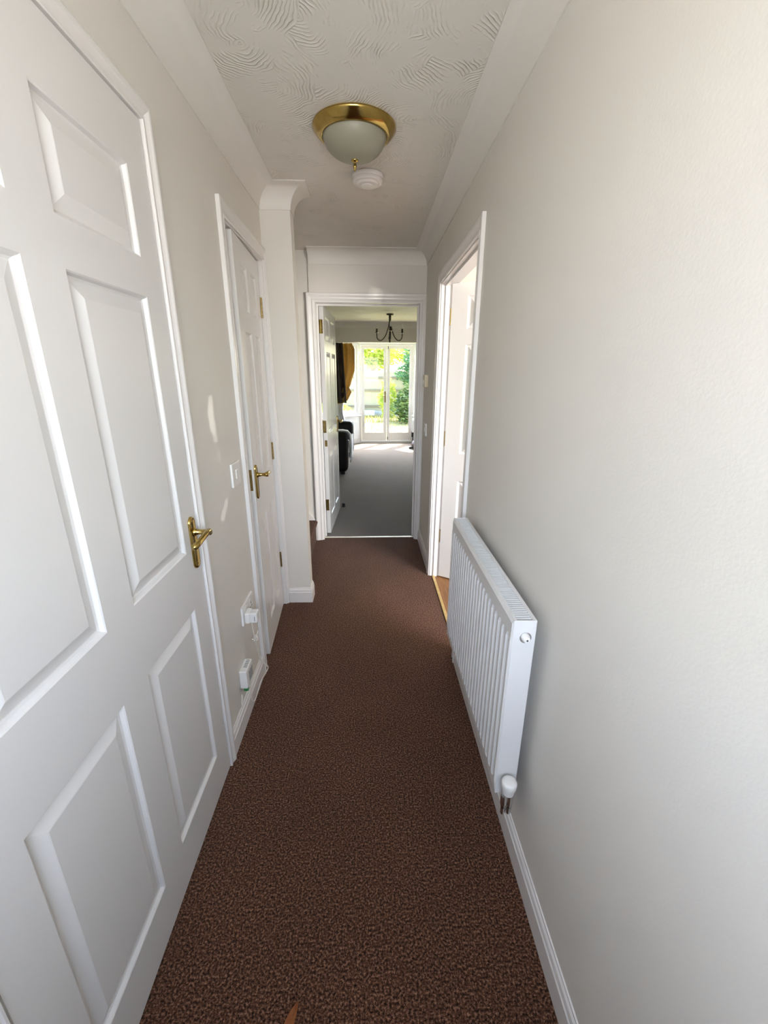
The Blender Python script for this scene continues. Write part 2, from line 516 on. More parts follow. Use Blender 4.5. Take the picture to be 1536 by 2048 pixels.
# ------------------------------------------------------------ door casings
ARCH = [(0.0, 0.0), (0.0, 0.0095), (0.003, 0.0115), (0.008, 0.0115), (0.012, 0.0085), (0.020, 0.0095), (0.030, 0.0125), (0.038, 0.0155), (0.045, 0.0165), (0.052, 0.0165), (0.057, 0.0145), (0.057, 0.0)]
def casing(name, O, A, Nn, a0, a1, zt, width, depth, stop_at, narrow_r=None, jamb=True, tl=0.006):
    """architrave and lining of one opening. O origin, A along the wall, Nn out of the wall"""
    O, A, Nn = Vector(O), Vector(A), Vector(Nn)
    root = struct(empty(name, O + A * (a0 + a1) / 2))
    base = O + A * (a0 + a1) / 2
    k = width / 0.057
    kr = k if narrow_r is None else narrow_r / 0.057
    Z = Vector((0, 0, 1))
    def W(a, v, z): return O + A * a + Nn * v + Z * z - base
    def strip(nm, f0, f1):
        bm = bmesh.new()
        r0 = [bm.verts.new(f0(u, v)) for u, v in ARCH]
        r1 = [bm.verts.new(f1(u, v)) for u, v in ARCH]
        n = len(ARCH)
        for i in range(n):
            j = (i + 1) % n
            bm.faces.new((r0[i], r0[j], r1[j], r1[i]))
        bm.faces.new(r0); bm.faces.new(r1[::-1])
        bmesh.ops.recalc_face_normals(bm, faces=bm.faces[:])
        return obj(nm, bm, M['gloss_trim'], root)
    strip('architrave', lambda u, v: W(a0 - u * k, v, 0), lambda u, v: W(a0 - u * k, v, zt + u * k))
    strip('architrave', lambda u, v: W(a1 + u * kr, v, 0), lambda u, v: W(a1 + u * kr, v, zt + u * k))
    strip('architrave', lambda u, v: W(a0 - u * k, v, zt + u * k), lambda u, v: W(a1 + u * kr, v, zt + u * k))
    if jamb:
        def slab(nm, aa0, aa1, z0, z1, d0, d1):
            bm = bmesh.new()
            cs = [W(a, -d, z) for a in (aa0, aa1) for d in (d0, d1) for z in (z0, z1)]
            v = [bm.verts.new(c) for c in cs]
            for f in ((0, 1, 3, 2), (4, 6, 7, 5), (0, 4, 5, 1), (2, 3, 7, 6), (0, 2, 6, 4), (1, 5, 7, 3)):
                bm.faces.new([v[i] for i in f])
            bmesh.ops.recalc_face_normals(bm, faces=bm.faces[:])
            return obj(nm, bm, M['gloss_trim'], root)
        t = tl
        slab('jamb', a0, a0 + t, 0, zt, 0, depth); slab('jamb', a1 - t, a1, 0, zt, 0, depth)
        slab('jamb_head', a0 + t, a1 - t, zt - t, zt, 0, depth)
        if stop_at is not None:
            s0, s1 = stop_at
            slab('door_stop_bead', a0 + t, a0 + t + 0.012, 0, zt - t, s0, s1)
            slab('door_stop_bead', a1 - t - 0.012, a1 - t, 0, zt - t, s0, s1)
            slab('door_stop_bead', a0 + t + 0.012, a1 - t - 0.012, zt - t - 0.012, zt - t, s0, s1)
    return root

casing('trim_4', (WL, 0, 0), (0, 1, 0), (1, 0, 0), D1A, D1B, D1T, 0.040, 0.1, (0.045, 0.07))
casing('trim_5', (WL, 0, 0), (0, 1, 0), (1, 0, 0), D2A, D2B, D2T, 0.055, 0.1, (0.055, 0.08), narrow_r=0.018)
casing('trim_6', (WR, 0, 0), (0, 1, 0), (-1, 0, 0), KA, KB, KT, 0.057, 0.1, (0.025, 0.05))
casing('trim_7', (0, YE, 0), (1, 0, 0), (0, -1, 0), EA, EB, ET, 0.052, 0.12, (0.09, 0.105), narrow_r=0.040, tl=0.014)

# ------------------------------------------------------------ panelled doors
PROF = [(0.0, 0.0), (0.003, -0.0020), (0.007, -0.0095), (0.0115, -0.0115), (0.0135, -0.0115), (0.040, -0.0022), (0.0425, -0.0016)]
def panel_mesh(w, h):
    bm = bmesh.new()
    rings = []
    for d, y in PROF:
        rings.append([bm.verts.new((x, -y, z)) for x, z in ((d, d), (w - d, d), (w - d, h - d), (d, h - d))])
    for a, b in zip(rings, rings[1:]):
        for k in range(4):
            j = (k + 1) % 4
            bm.faces.new((a[k], a[j], b[j], b[k]))
    bm.faces.new(rings[-1])
    bmesh.ops.recalc_face_normals(bm, faces=bm.faces[:])
    bm.normal_update()
    bm.faces.ensure_lookup_table()
    if bm.faces[-1].normal.y > 0:
        bmesh.ops.reverse_faces(bm, faces=bm.faces[:])
    me = bpy.data.meshes.new('panel')
    bm.to_mesh(me); bm.free()
    me.materials.append(M['gloss'])
    return me

def make_leaf(name, w, h, t, xcols, zrows, loc, rz):
    """panelled leaf; origin at the lower left of its front face, which looks along local -Y"""
    rects = [(x0, x1, z0, z1) for z0, z1 in zrows for x0, x1 in xcols]
    bm = bmesh.new()
    xs = sorted({0, w} | {v for c in xcols for v in c})
    zs = sorted({0, h} | {v for c in zrows for v in c})
    def hole(x0, x1, z0, z1):
        return any(r[0] - 1e-6 <= x0 and x1 <= r[1] + 1e-6 and r[2] - 1e-6 <= z0 and z1 <= r[3] + 1e-6 for r in rects)
    for yy in (0, t):
        for xa, xb in zip(xs, xs[1:]):
            for za, zb in zip(zs, zs[1:]):
                if hole(xa, xb, za, zb): continue
                f = [bm.verts.new(c) for c in ((xa, yy, za), (xb, yy, za), (xb, yy, zb), (xa, yy, zb))]
                bm.faces.new(f if yy == 0 else f[::-1])
    bmesh.ops.remove_doubles(bm, verts=bm.verts[:], dist=1e-5)
    for (xa, za, xb, zb) in ((0, 0, w, 0), (w, 0, w, h), (w, h, 0, h), (0, h, 0, 0)):
        bm.faces.new([bm.verts.new(c) for c in ((xa, 0, za), (xa, t, za), (xb, t, zb), (xb, 0, zb))])
    o = obj(name, bm, M['gloss'])
    o.location = loc
    o.rotation_euler = (0, 0, rz)
    for (x0, x1, z0, z1) in rects:
        me = panel_mesh(x1 - x0, z1 - z0)
        p = bpy.data.objects.new('panel', me); COL.objects.link(p); p.parent = o; p.location = (x0, 0, z0)
        q = bpy.data.objects.new('panel', me); COL.objects.link(q); q.parent = o
        q.location = (x1, t, z0); q.rotation_euler = (0, 0, math.pi)
    return struct(o)

def lever_handle(parent, x, zc, direction, y=0.0, flip=1, length=0.098):
    """lever on a long back plate; direction +-1 along local X; flip +1: front face (-Y), -1: back face"""
    hw, hh, th = 0.0185, 0.083, 0.008
    bm = bmesh.new()
    outl = []
    for k in range(13):
        a = math.pi * k / 12
        outl.append((hw * math.cos(a), hh - hw + hw * math.sin(a)))
    for k in range(13):
        a = math.pi + math.pi * k / 12
        outl.append((hw * math.cos(a), -hh + hw + hw * math.sin(a)))
    def ring(s, d):
        out = []
        for px, pz in outl:
            out.append(bm.verts.new((px * s, -flip * d, pz * (1 - (1 - s) * hw / hh))))
        return out
    rs = [ring(1, 0), ring(1, th * 0.5), ring(0.93, th * 0.85), ring(0.80, th), ring(0.60, th * 0.85), ring(0.5, th * 0.8)]
    n = len(outl)
    for a, b in zip(rs, rs[1:]):
        for k in range(n):
            j = (k + 1) % n
            bm.faces.new((a[k], a[j], b[j], b[k]))
    bm.faces.new(rs[-1])
    bmesh.ops.recalc_face_normals(bm, faces=bm.faces[:])
    plate = obj('handle_plate', bm, M['brass'], parent, smooth=True)
    plate.location = (x, y, zc)
    zl = 0.035
    bm = bmesh.new()
    f = -flip
    add_tube(bm, [(0, f * 0.006, zl), (0, f * 0.012, zl), (0, f * 0.016, zl), (0, f * 0.030, zl), (0, f * 0.040, zl), (0, f * 0.048, zl), (0, f * 0.056, zl), (0, f * 0.060, zl)],
             [0.013, 0.013, 0.0095, 0.0075, 0.008, 0.0105, 0.0105, 0.007], 14)
    pts = [(-direction * 0.010, f * 0.050, zl + 0.001), (direction * 0.004, f * 0.051, zl + 0.002), (direction * 0.03, f * 0.052, zl + 0.002), (direction * 0.06, f * 0.052, zl - 0.001), (direction * 0.085, f * 0.050, zl - 0.005), (direction * length, f * 0.046, zl - 0.009), (direction * (length + 0.006), f * 0.041, zl - 0.010)]
    add_tube(bm, pts, [0.007, 0.0098, 0.0088, 0.0085, 0.0092, 0.0095, 0.006], 12)
    lv = obj('lever', bm, M['brass'], plate, smooth=True)
    bm = bmesh.new()
    for zz in (-0.066, 0.068):
        add_tube(bm, [(0, f * 0.006, zz), (0, f * 0.0078, zz)], [0.0048, 0.0030], 10)
    s = obj('screw', bm, M['old_brass'], plate, smooth=True)
    return plate

def hinge(parent, x, y, z, leafdir, m=None, hgt=0.10, plate_axis='x', width=0.028):
    """knuckle barrel and visible leaf plate"""
    bm = bmesh.new()
    nk = 5
    for k in range(nk):
        z0 = z - hgt / 2 + hgt * k / nk
        add_tube(bm, [(x, y, z0 + 0.0008), (x, y, z0 + hgt / nk - 0.0008)], 0.0052, 10)
    if plate_axis == 'x':
        add_box(bm, min(x, x + leafdir * width), max(x, x + leafdir * width), y - 0.001, y + 0.0015, z - hgt / 2, z + hgt / 2)
    else:
        add_box(bm, x - 0.0015, x + 0.001, min(y, y + leafdir * width), max(y, y + leafdir * width), z - hgt / 2, z + hgt / 2)
    return obj('hinge', bm, m or M['old_brass'], parent)

ZR = [(0.160, 0.748), (0.932, 1.615), (1.700, 1.886)]
# near left door, closed: local x = y world
LY1 = 0.384
lw1 = 1.256 - LY1
d1 = make_leaf('door_1', lw1, 2.000, 0.035, [(0.484 - LY1, 0.767 - LY1), (0.871 - LY1, 1.163 - LY1)], [(a - 0.008, b - 0.008) for a, b in ZR], (-0.540, LY1, 0.008), R(90))
tag(d1, 'large closed white six-panel door nearest the viewer, brass lever handle', 'door')
lever_handle(d1, 1.218 - LY1, 0.938, -1)

# cupboard door, slightly ajar: lock edge nearest the viewer
dx, dy = -0.567 + 0.538, 2.468 - 1.940
w2 = math.hypot(dx, dy)
st, pw = 0.085, 0.150
d2 = make_leaf('door_2', w2, 1.968, 0.035, [(0.105, 0.238), (0.322, 0.432)], [(a - 0.008, b - 0.008) for a, b in ZR], (-0.538, 1.940, 0.008), math.atan2(dy, dx))
tag(d2, 'narrow white panelled cupboard door slightly ajar beside the white column', 'door')
lever_handle(d2, 0.042, 0.938, 1, length=0.085)
for zz in (1.765, 1.010, 0.320):
    hinge(d2, w2 + 0.003, -0.004, zz - 0.008, -1, width=0.007)
latch = box('latch_plate', -0.0012, 0.0005, 0.008, 0.026, 0.905, 1.005, M['old_brass'], d2, 0.0004, 1)

# living room door, standing open into the living room
d3 = make_leaf('door_3', 0.800, 1.945, 0.035, [(0.100, 0.360), (0.450, 0.710)], [(a - 0.010, b - 0.010) for a, b in ZR], (-0.366, 3.745, 0.010), math.atan2(0.80, 0.035))
tag(d3, 'white panelled door standing open into the living room', 'door')
lever_handle(d3, 0.745, 0.930, -1)
lever_handle(d3, 0.745, 0.930, -1, y=0.035, flip=-1)
for zz in (1.790, 0.988, 0.277):
    hinge(d3, -0.006, 0.012, zz, 1, M['brass'] if zz > 1.5 else M['old_brass'], 0.105, 'y', 0.024)
box('latch_plate', -0.0015, 0.0005, 0.004, 0.026, 0.815, 0.870, M['old_brass'], d3, 0.0005, 1)

# kitchen door, open into the kitchen
d4 = make_leaf('door_4', 0.838, 1.948, 0.035, [(0.105, 0.370), (0.468, 0.733)], [(a - 0.010, b - 0.010) for a, b in ZR], (0.508, 2.838, 0.010), R(-33))
tag(d4, 'bright white panelled door open into the kitchen beyond the radiator', 'door')
lever_handle(d4, 0.785, 0.930, -1)
lever_handle(d4, 0.785, 0.930, -1, y=0.035, flip=-1)
for zz in (1.765, 1.015, 0.313):
    hinge(d4, -0.006, 0.010, zz, 1, M['brass'], 0.10, 'y', 0.022)
box('latch_plate', -0.0015, 0.0005, 0.004, 0.026, 0.845, 0.895, M['old_brass'], d4, 0.0005, 1)

# threshold strips
def strip_bar(name, x0, x1, y0, y1, m, label):
    o = box(name, x0, x1, y0, y1, 0.0, 0.006, m, None, 0.002, 2)
    tag(o, label, 'threshold strip')
    return o
strip_bar('threshold_strip', EA + 0.006, EB - 0.006, 3.640, 3.664, M['silver_strip'], 'pale metal carpet strip across the living room doorway')
strip_bar('threshold_strip', 0.462, 0.482, KA + 0.006, KB - 0.006, M['gold_strip'], 'gold metal floor strip in the kitchen doorway by the radiator')

# ------------------------------------------------------------ stairs
stairs = tag(empty('staircase', (-1.0, 3.1, 0)), 'brown carpeted staircase rising to the left behind the white column', 'staircase')
for k in range(4):
    x1 = -0.485 - 0.22 * k
    bm = bmesh.new()
    prof = [(x1, 0.0), (x1, 0.19 * (k + 1) - 0.035), (x1 + 0.014, 0.19 * (k + 1) - 0.030), (x1 + 0.020, 0.19 * (k + 1) - 0.017), (x1 + 0.014, 0.19 * (k + 1) - 0.004), (x1, 0.19 * (k + 1)), (x1 - 0.22, 0.19 * (k + 1)), (x1 - 0.22, 0.0)]
    f0 = [bm.verts.new((x + 1.0, 2.602 - 3.1, z)) for x, z in prof]
    f1 = [bm.verts.new((x + 1.0, 3.588 - 3.1, z)) for x, z in prof]
    n = len(prof)
    for i in range(n):
        j = (i + 1) % n
        bm.faces.new((f0[i], f0[j], f1[j], f1[i]))
    bm.faces.new(f0); bm.faces.new(f1[::-1])
    bmesh.ops.recalc_face_normals(bm, faces=bm.faces[:])
    obj('step', bm, M['carpet'], stairs)
bm = bmesh.new()
prof = [(-0.462, 0.0), (-0.462, 0.090), (-0.470, 0.150), (-0.490, 0.200), (-0.520, 0.232), (-0.56, 0.262), (-1.36, 0.955), (-1.36, 0.0)]
f0 = [bm.verts.new((x + 1.0, 3.588 - 3.1, z)) for x, z in prof]
f1 = [bm.verts.new((x + 1.0, 3.611 - 3.1, z)) for x, z in prof]
for i in range(len(prof)):
    j = (i + 1) % len(prof)
    bm.faces.new((f0[i], f0[j], f1[j], f1[i]))
bm.faces.new(f0); bm.faces.new(f1[::-1])
bmesh.ops.recalc_face_normals(bm, faces=bm.faces[:])
obj('string_board', bm, M['gloss_trim'], stairs)

# ------------------------------------------------------------ ceiling lamp and smoke detector
cl = tag(empty('ceiling_lamp', (-0.049, 1.940, CEIL)), 'brass flush ceiling lamp with a frosted glass bowl and finial', 'ceiling lamp')
bm = bmesh.new()
add_lathe(bm, [(0.150, 0.0), (0.155, -0.003), (0.1555, -0.008), (0.152, -0.012), (0.149, -0.016), (0.140, -0.026), (0.128, -0.034), (0.121, -0.036), (0.118, -0.032), (0.116, -0.020)], 64, cap=False)
obj('brass_ring', bm, M['brass'], cl, True)
bm = bmesh.new()
bowl = [(0.1185 * math.cos(a) ** 0.9, -0.026 - 0.078 * math.sin(a)) for a in [R(x) for x in range(0, 91, 9)]]
bowl[-1] = (0.0, bowl[-1][1])
add_lathe(bm, bowl, 64, cap=False)
obj('glass_bowl', bm, M['frost'], cl, True)
bm = bmesh.new()
add_lathe(bm, [(r, z - 0.0235) for r, z in [(0.0, -0.078), (0.0135, -0.0785), (0.0145, -0.081), (0.012, -0.084), (0.006, -0.086), (0.0045, -0.090), (0.0062, -0.094), (0.0072, -0.099), (0.0058, -0.105), (0.003, -0.107), (0.0042, -0.110), (0.003, -0.113), (0.0, -0.114)]], 20, cap=False)
obj('finial', bm, M['brass'], cl, True)

sd = tag(empty('smoke_detector', (-0.001, 2.34, CEIL)), 'round white smoke detector on the ceiling behind the brass lamp', 'smoke detector')
bm = bmesh.new()
add_lathe(bm, [(0.062, 0.0), (0.072, -0.001), (0.0735, -0.004), (0.0735, -0.016), (0.071, -0.019)], 48, cap=False)
obj('base', bm, M['plastic2'], sd, True)
bm = bmesh.new()
add_lathe(bm, [(0.069, -0.017), (0.070, -0.020), (0.069, -0.028), (0.064, -0.033), (0.058, -0.034), (0.054, -0.0335), (0.052, -0.037), (0.047, -0.041), (0.030, -0.042), (0.0, -0.042)], 48, cap=False)
smooth_by_angle(obj('body', bm, M['plastic2'], sd), 30)
bm = bmesh.new()
add_lathe(bm, [(0.030, -0.041), (0.030, -0.0445), (0.027, -0.046), (0.0, -0.046)], 32, (0.0, 0.0, 0), cap=False)
smooth_by_angle(obj('test_button', bm, M['plastic'], sd), 30)

# ------------------------------------------------------------ radiators
def radiator(loc, rz, L, H, label, pitch=0.0333, depth=0.063):
    """local: x along the length from its left end, front looks along -Y, z from the panel's lower edge"""
    root = tag(empty('radiator', loc, rz), label, 'radiator')
    bm = bmesh.new()
    e = 0.014
    nf = int(round((L - 2 * e - 0.02) / pitch))
    p = (L - 2 * e - 0.02) / nf
    xs = [(0.0, 0), (e * 0.4, 0), (e, 0)]
    for k in range(nf):
        b = e + 0.01 + p * k
        xs += [(b + p * 0.10, 0), (b + p * 0.28, 1), (b + p * 0.62, 1), (b + p * 0.82, 0)]
    xs += [(L - e, 0), (L - e * 0.4, 0), (L, 0)]
    zs = [(0.0, 0), (0.036, 0), (0.050, 1), (H - 0.062, 1), (H - 0.046, 0), (H - 0.008, 0), (H, 0)]
    grid = []
    for xi, (x, a) in enumerate(xs):
        row = []
        for zi, (z, b) in enumerate(zs):
            y = -0.006 * 0 + (0.012 * (1 - a * b) if 2 < xi < len(xs) - 3 and 1 <= zi <= 4 else 0.0)
            if 0 < zi < 5 and 2 < xi < len(xs) - 3:
                y = 0.012 * (1 - a) if b else 0.006
            if zi in (1, 4) or zi in (5,):
                y = 0.0015
            if xi in (0, len(xs) - 1) or zi in (0, len(zs) - 1):
                y = 0.006
            row.append(bm.verts.new((x, y, z)))
        grid.append(row)
    for i in range(len(xs) - 1):
        for j in range(len(zs) - 1):
            bm.faces.new((grid[i][j], grid[i + 1][j], grid[i + 1][j + 1], grid[i][j + 1]))
    bmesh.ops.recalc_face_normals(bm, faces=bm.faces[:])
    if sum(f.normal.y for f in bm.faces) > 0:
        bmesh.ops.reverse_faces(bm, faces=bm.faces[:])
    obj('front_panel', bm, M['rad'], root)
    box('back_panel', 0.01, L - 0.01, depth - 0.012, depth - 0.004, 0.0, H - 0.012, M['rad'], root)
    for x0, x1 in ((0.0, 0.003), (L - 0.003, L)):
        box('side_cover', x0, x1, 0.004, depth, 0.002, H + 0.002, M['rad'], root, 0.0012, 1)
    # top grille
    fr = bmesh.new()
    zt = H - 0.004
    add_box(fr, 0.003, L - 0.003, 0.006, 0.014, zt, zt + 0.005)
    add_box(fr, 0.003, L - 0.003, depth - 0.010, depth, zt, zt + 0.005)
    g = obj('top_grille', fr, M['rad'], root)
    sl = bmesh.new()
    ns = int(L / 0.0105)
    for k in range(ns + 1):
        xx = 0.006 + (L - 0.012) * k / ns
        add_box(sl, xx - 0.0019, xx + 0.0019, 0.013, depth - 0.009, zt, zt + 0.004)
    s = obj('grille_slats', sl, M['rad'], g); s['kind'] = 'stuff'
    box('convector', 0.01, L - 0.01, 0.018, depth - 0.014, 0.02, H - 0.075, M['rad_in'], root)
    return root

rad = radiator((0.352, 1.690, 0.285), R(-90), 0.790, 0.572, 'white panel radiator on the right wall beside the kitchen doorway')
RL = 0.790
# upper bleed plug on the near end
bm = bmesh.new()
add_tube(bm, [(RL - 0.002, 0.037, 0.526), (RL + 0.0015, 0.037, 0.526)], [0.0155, 0.0150], 24)
bl = obj('bleed_plug', bm, M['chrome'], rad, False)
bm = bmesh.new()
add_tube(bm, [(RL + 0.001, 0.036, 0.528), (RL + 0.008, 0.036, 0.528), (RL + 0.016, 0.036, 0.528), (RL + 0.017, 0.036, 0.528)], [0.011, 0.0105, 0.008, 0.006], 16)
obj('plug_cap', bm, M['plastic'], bl, False)
bm = bmesh.new()
add_tube(bm, [(RL + 0.0165, 0.036, 0.528), (RL + 0.0180, 0.036, 0.528)], 0.003, 4)
obj('bleed_key_socket', bm, M['grey'], bl, False)
# valve at the lower near corner
bm = bmesh.new()
add_tube(bm, [(RL - 0.01, 0.030, 0.050), (RL + 0.008, 0.030, 0.050), (RL + 0.012, 0.030, 0.050), (RL + 0.030, 0.030, 0.050)], [0.009, 0.009, 0.012, 0.012], 12)
add_tube(bm, [(RL + 0.028, 0.022, 0.056), (RL + 0.028, 0.022, 0.0), (RL + 0.028, 0.022, -0.018)], [0.0095, 0.0095, 0.006], 12)
add_tube(bm, [(RL + 0.028, 0.038, 0.056), (RL + 0.028, 0.038, 0.0), (RL + 0.028, 0.038, -0.018)], [0.0095, 0.0095, 0.006], 12)
vb = obj('valve_body', bm, M['chrome'], rad, True)
bm = bmesh.new()
add_lathe(bm, [(0.0, 0.030), (0.014, 0.030), (0.0195, 0.027), (0.0215, 0.022), (0.0205, 0.008), (0.0165, -0.006), (0.015, -0.016), (0.0, -0.016)], 24, cap=False)
vc = obj('valve_cap', bm, M['plastic'], vb, False)
smooth_by_angle(vc, 40)
vc.location = (RL + 0.032, 0.030, 0.058)
bm = bmesh.new()
for yy in (0.022, 0.038):
    add_tube(bm, curve_pts([(RL + 0.028, yy, -0.015), (RL + 0.028, yy, -0.032), (RL + 0.012, yy + 0.010, -0.047), (RL - 0.07, 0.0915, -0.040)], 6), 0.006, 10)
obj('pipe', bm, M['chrome'], rad, True)
# brackets reaching the wall
for xx in (0.12, 0.67):
    box('bracket', xx, xx + 0.03, 0.058, 0.0930, 0.08, 0.50, M['rad'], rad)

# ------------------------------------------------------------ left wall fittings
def wall_plate(name, y0, y1, z0, z1, label, cat):
    """square-edged plastic plate on the left wall; returns empty at plate centre"""
    r = tag(empty(name, (WL, (y0 + y1) / 2, (z0 + z1) / 2)), label, cat)
    hy, hz = (y1 - y0) / 2, (z1 - z0) / 2
    box('plate', 0.0, 0.009, -hy, hy, -hz, hz, M['plastic'], r, 0.0025, 2)
    return r
sw = wall_plate('light_switch', 1.640, 1.740, 1.005, 1.100, 'white single light switch on the left wall between the doors', 'light switch')
box('rocker', 0.008, 0.0125, -0.012, 0.012, -0.018, 0.018, M['plastic'], sw, 0.0015, 1)
so = wall_plate('wall_socket', 1.575, 1.735, 0.415, 0.500, 'white double wall socket low on the left wall by the cupboard door', 'socket')
for yy in (-0.030, 0.030):
    box('rocker', 0.008, 0.012, yy - 0.006, yy + 0.006, 0.014, 0.030, M['plastic'], so, 0.001, 1)
bm = bmesh.new()
for px, pz, a, b in ((0.040, 0.006, 0.0025, 0.005), (0.029, -0.014, 0.0042, 0.0025), (0.051, -0.014, 0.0042, 0.0025)):
    add_box(bm, 0.0085, 0.0095, px - a, px + a, pz - b, pz + b)
obj('pin_slot', bm, M['grey'], so)
ad = tag(empty('plug_adapter', (WL + 0.009, 1.613, 0.443)), 'white plug-in charger with a cable in the double socket', 'charger')
bm = bmesh.new()
add_box(bm, 0.0, 0.022, -0.026, 0.026, -0.024, 0.026, 0.006, 3)
add_box(bm, 0.016, 0.052, -0.020, 0.020, -0.023, 0.024, 0.005, 3)
obj('body', bm, M['plastic'], ad)
box('usb_port', 0.040, 0.042, -0.0205, -0.0195, -0.014, 0.008, M['grey'], ad)

ph = tag(empty('phone_box', (WL, 1.515, 0.225)), 'small white vented box above the left skirting with a green plug', 'junction box')
box('body', 0.0, 0.032, -0.045, 0.045, -0.042, 0.042, M['plastic'], ph, 0.004, 2)
bm = bmesh.new()
for k in range(5):
    yy = -0.012 + 0.011 * k
    add_box(bm, 0.012, 0.026, yy - 0.0025, yy + 0.0025, 0.0415, 0.0435)
    add_box(bm, 0.0315, 0.0335, yy - 0.0025, yy + 0.0025, -0.028, 0.020)
vv = obj('vent_slot', bm, M['slot'], ph); vv['kind'] = 'stuff'
box('green_plug', 0.010, 0.028, -0.036, -0.018, -0.062, -0.040, M['green'], ph, 0.002, 1)

bm = bmesh.new()
add_tube(bm, curve_pts([(-0.512, 1.612, 0.421), (-0.514, 1.613, 0.395), (-0.513, 1.618, 0.360), (-0.512, 1.628, 0.318), (-0.515, 1.648, 0.262), (-0.523, 1.690, 0.190), (-0.526, 1.740, 0.112), (-0.508, 1.770, 0.060), (-0.512, 1.740, 0.048), (-0.520, 1.672, 0.052), (-0.522, 1.610, 0.040), (-0.524, 1.570, 0.034), (-0.526, 1.545, 0.060), (-0.526, 1.535, 0.110), (-0.520, 1.530, 0.150), (-0.518, 1.528, 0.185)], 8), 0.0022, 8)
kn = []
for k in range(26):
    a = k / 25 * math.pi * 5
    kn.append((-0.511 + 0.009 * math.cos(a), 1.628 + 0.016 * math.sin(a * 0.7), 0.318 + 0.010 * math.sin(a * 1.3)))
add_tube(bm, kn, 0.0022, 6)
add_tube(bm, curve_pts([(-0.511, 1.628, 0.318), (-0.506, 1.612, 0.330), (-0.508, 1.596, 0.325)], 6), 0.0022, 6)
add_tube(bm, curve_pts([(-0.511, 1.628, 0.318), (-0.506, 1.645, 0.332), (-0.508, 1.662, 0.336)], 6), 0.0022, 6)
tag(obj('charging_cable', bm, M['cable'], None, True), 'thin white knotted cable hanging from the charger to the skirting', 'cable')
bm = bmesh.new()
add_tube(bm, curve_pts([(WL + 0.002, 1.476, 0.150), (WL + 0.004, 1.464, 0.135), (WL + 0.004, 1.458, 0.118), (WL + 0.006, 1.458, 0.104)], 6), 0.0026, 8)
tag(obj('phone_cable', bm, M['cable'], None, True), 'short white cable stub on the left wall below the vented box', 'cable')

# ------------------------------------------------------------ right wall fittings, far
th = tag(empty('thermostat', (WR, 3.345, 1.388)), 'cream thermostat box on the right wall before the living room doorway', 'thermostat')
box('body', -0.030, 0.0, -0.043, 0.043, -0.044, 0.044, M['cream'], th, 0.003, 2)
bm = bmesh.new()
add_tube(bm, [(-0.030, 0.0, -0.01), (-0.036, 0.0, -0.01)], [0.017, 0.015], 20)
obj('dial', bm, M['plastic'], th)
s2 = tag(empty('light_switch', (WR, 3.345, 1.025)), 'white light switch below the thermostat on the right wall', 'light switch')
box('plate', -0.010, 0.0, -0.043, 0.043, -0.048, 0.048, M['plastic'], s2, 0.0025, 2)
box('rocker', -0.0145, -0.009, -0.011, 0.011, -0.017, 0.017, M['plastic'], s2, 0.0015, 1)

# dry leaf on the carpet
bm = bmesh.new()
n = 10
rowsv = []
for i in range(n + 1):
    t = i / n
    wdt = 0.011 * math.sin(math.pi * min(1, t * 0.98 + 0.01)) ** 0.8
    y = 0.075 * t
    zc = 0.004 + 0.010 * t * t
    rowsv.append([bm.verts.new((-wdt + 0.012 * t * t, y, zc + 0.006)), bm.verts.new((0.012 * t * t, y, zc)), bm.verts.new((wdt + 0.012 * t * t, y, zc + 0.007))])
for a, b in zip(rowsv, rowsv[1:]):
    for k in range(2):
        bm.faces.new((a[k], a[k + 1], b[k + 1], b[k]))
r_ = bmesh.ops.solidify(bm, geom=bm.faces[:], thickness=0.0006)
lf = obj('fallen_leaf', bm, M['dryleaf'], None)
lf.location = (-0.204, 0.530, 0.001); lf.rotation_euler = (0, 0, R(-12))
tag(lf, 'small curled dry brown leaf lying on the carpet at the front', 'leaf', kind='thing')

# ------------------------------------------------------------ living room: chandelier
ch = tag(empty('chandelier', (0.327, 7.10, CEIL)), 'dark bronze three-arm chandelier with candle bulbs in the living room', 'chandelier')
bm = bmesh.new()
add_lathe(bm, [(0.0, 0.0), (0.056, 0.0), (0.056, -0.012), (0.046, -0.020), (0.018, -0.024), (0.0, -0.024)], 28, cap=False)
smooth_by_angle(obj('ceiling_rose', bm, M['steel'], ch), 30)
bm = bmesh.new()
add_lathe(bm, [(0.0, -0.02), (0.019, -0.02), (0.018, -0.06), (0.014, -0.16), (0.012, -0.28), (0.016, -0.33), (0.022, -0.345), (0.016, -0.365), (0.012, -0.385), (0.014, -0.398), (0.006, -0.410), (0.0, -0.414)], 16, cap=False)
obj('stem', bm, M['steel'], ch, True)
for k in range(3):
    a = R(-90 + 120 * k)
    def ap(r, z): return (r * math.cos(a), r * math.sin(a), z)
    bm = bmesh.new()
    add_tube(bm, curve_pts([ap(0.010, -0.10), ap(0.030, -0.20), ap(0.075, -0.305), ap(0.135, -0.365), ap(0.190, -0.370), ap(0.225, -0.335), ap(0.232, -0.285), ap(0.232, -0.262)], 7), 0.0075, 10)
    arm = obj('arm', bm, M['steel'], ch, True)
    bm = bmesh.new()
    add_lathe(bm, [(0.0, -0.268), (0.012, -0.268), (0.034, -0.258), (0.035, -0.254), (0.014, -0.256), (0.014, -0.200), (0.0, -0.200)], 18, ap(0.232, 0), cap=False)
    smooth_by_angle(obj('candle_cup', bm, M['steel'], arm), 40)
    bm = bmesh.new()
    add_lathe(bm, [(0.0, -0.202), (0.012, -0.200), (0.017, -0.180), (0.017, -0.165), (0.011, -0.140), (0.004, -0.120), (0.0, -0.114)], 16, ap(0.232, 0), cap=False)
    obj('bulb', bm, M['bulb'], arm, True)

# ------------------------------------------------------------ bay with garden doors
YB = 9.25
BX0, BX1 = -0.20, 0.94
BZ = 2.035
SP = 0.80
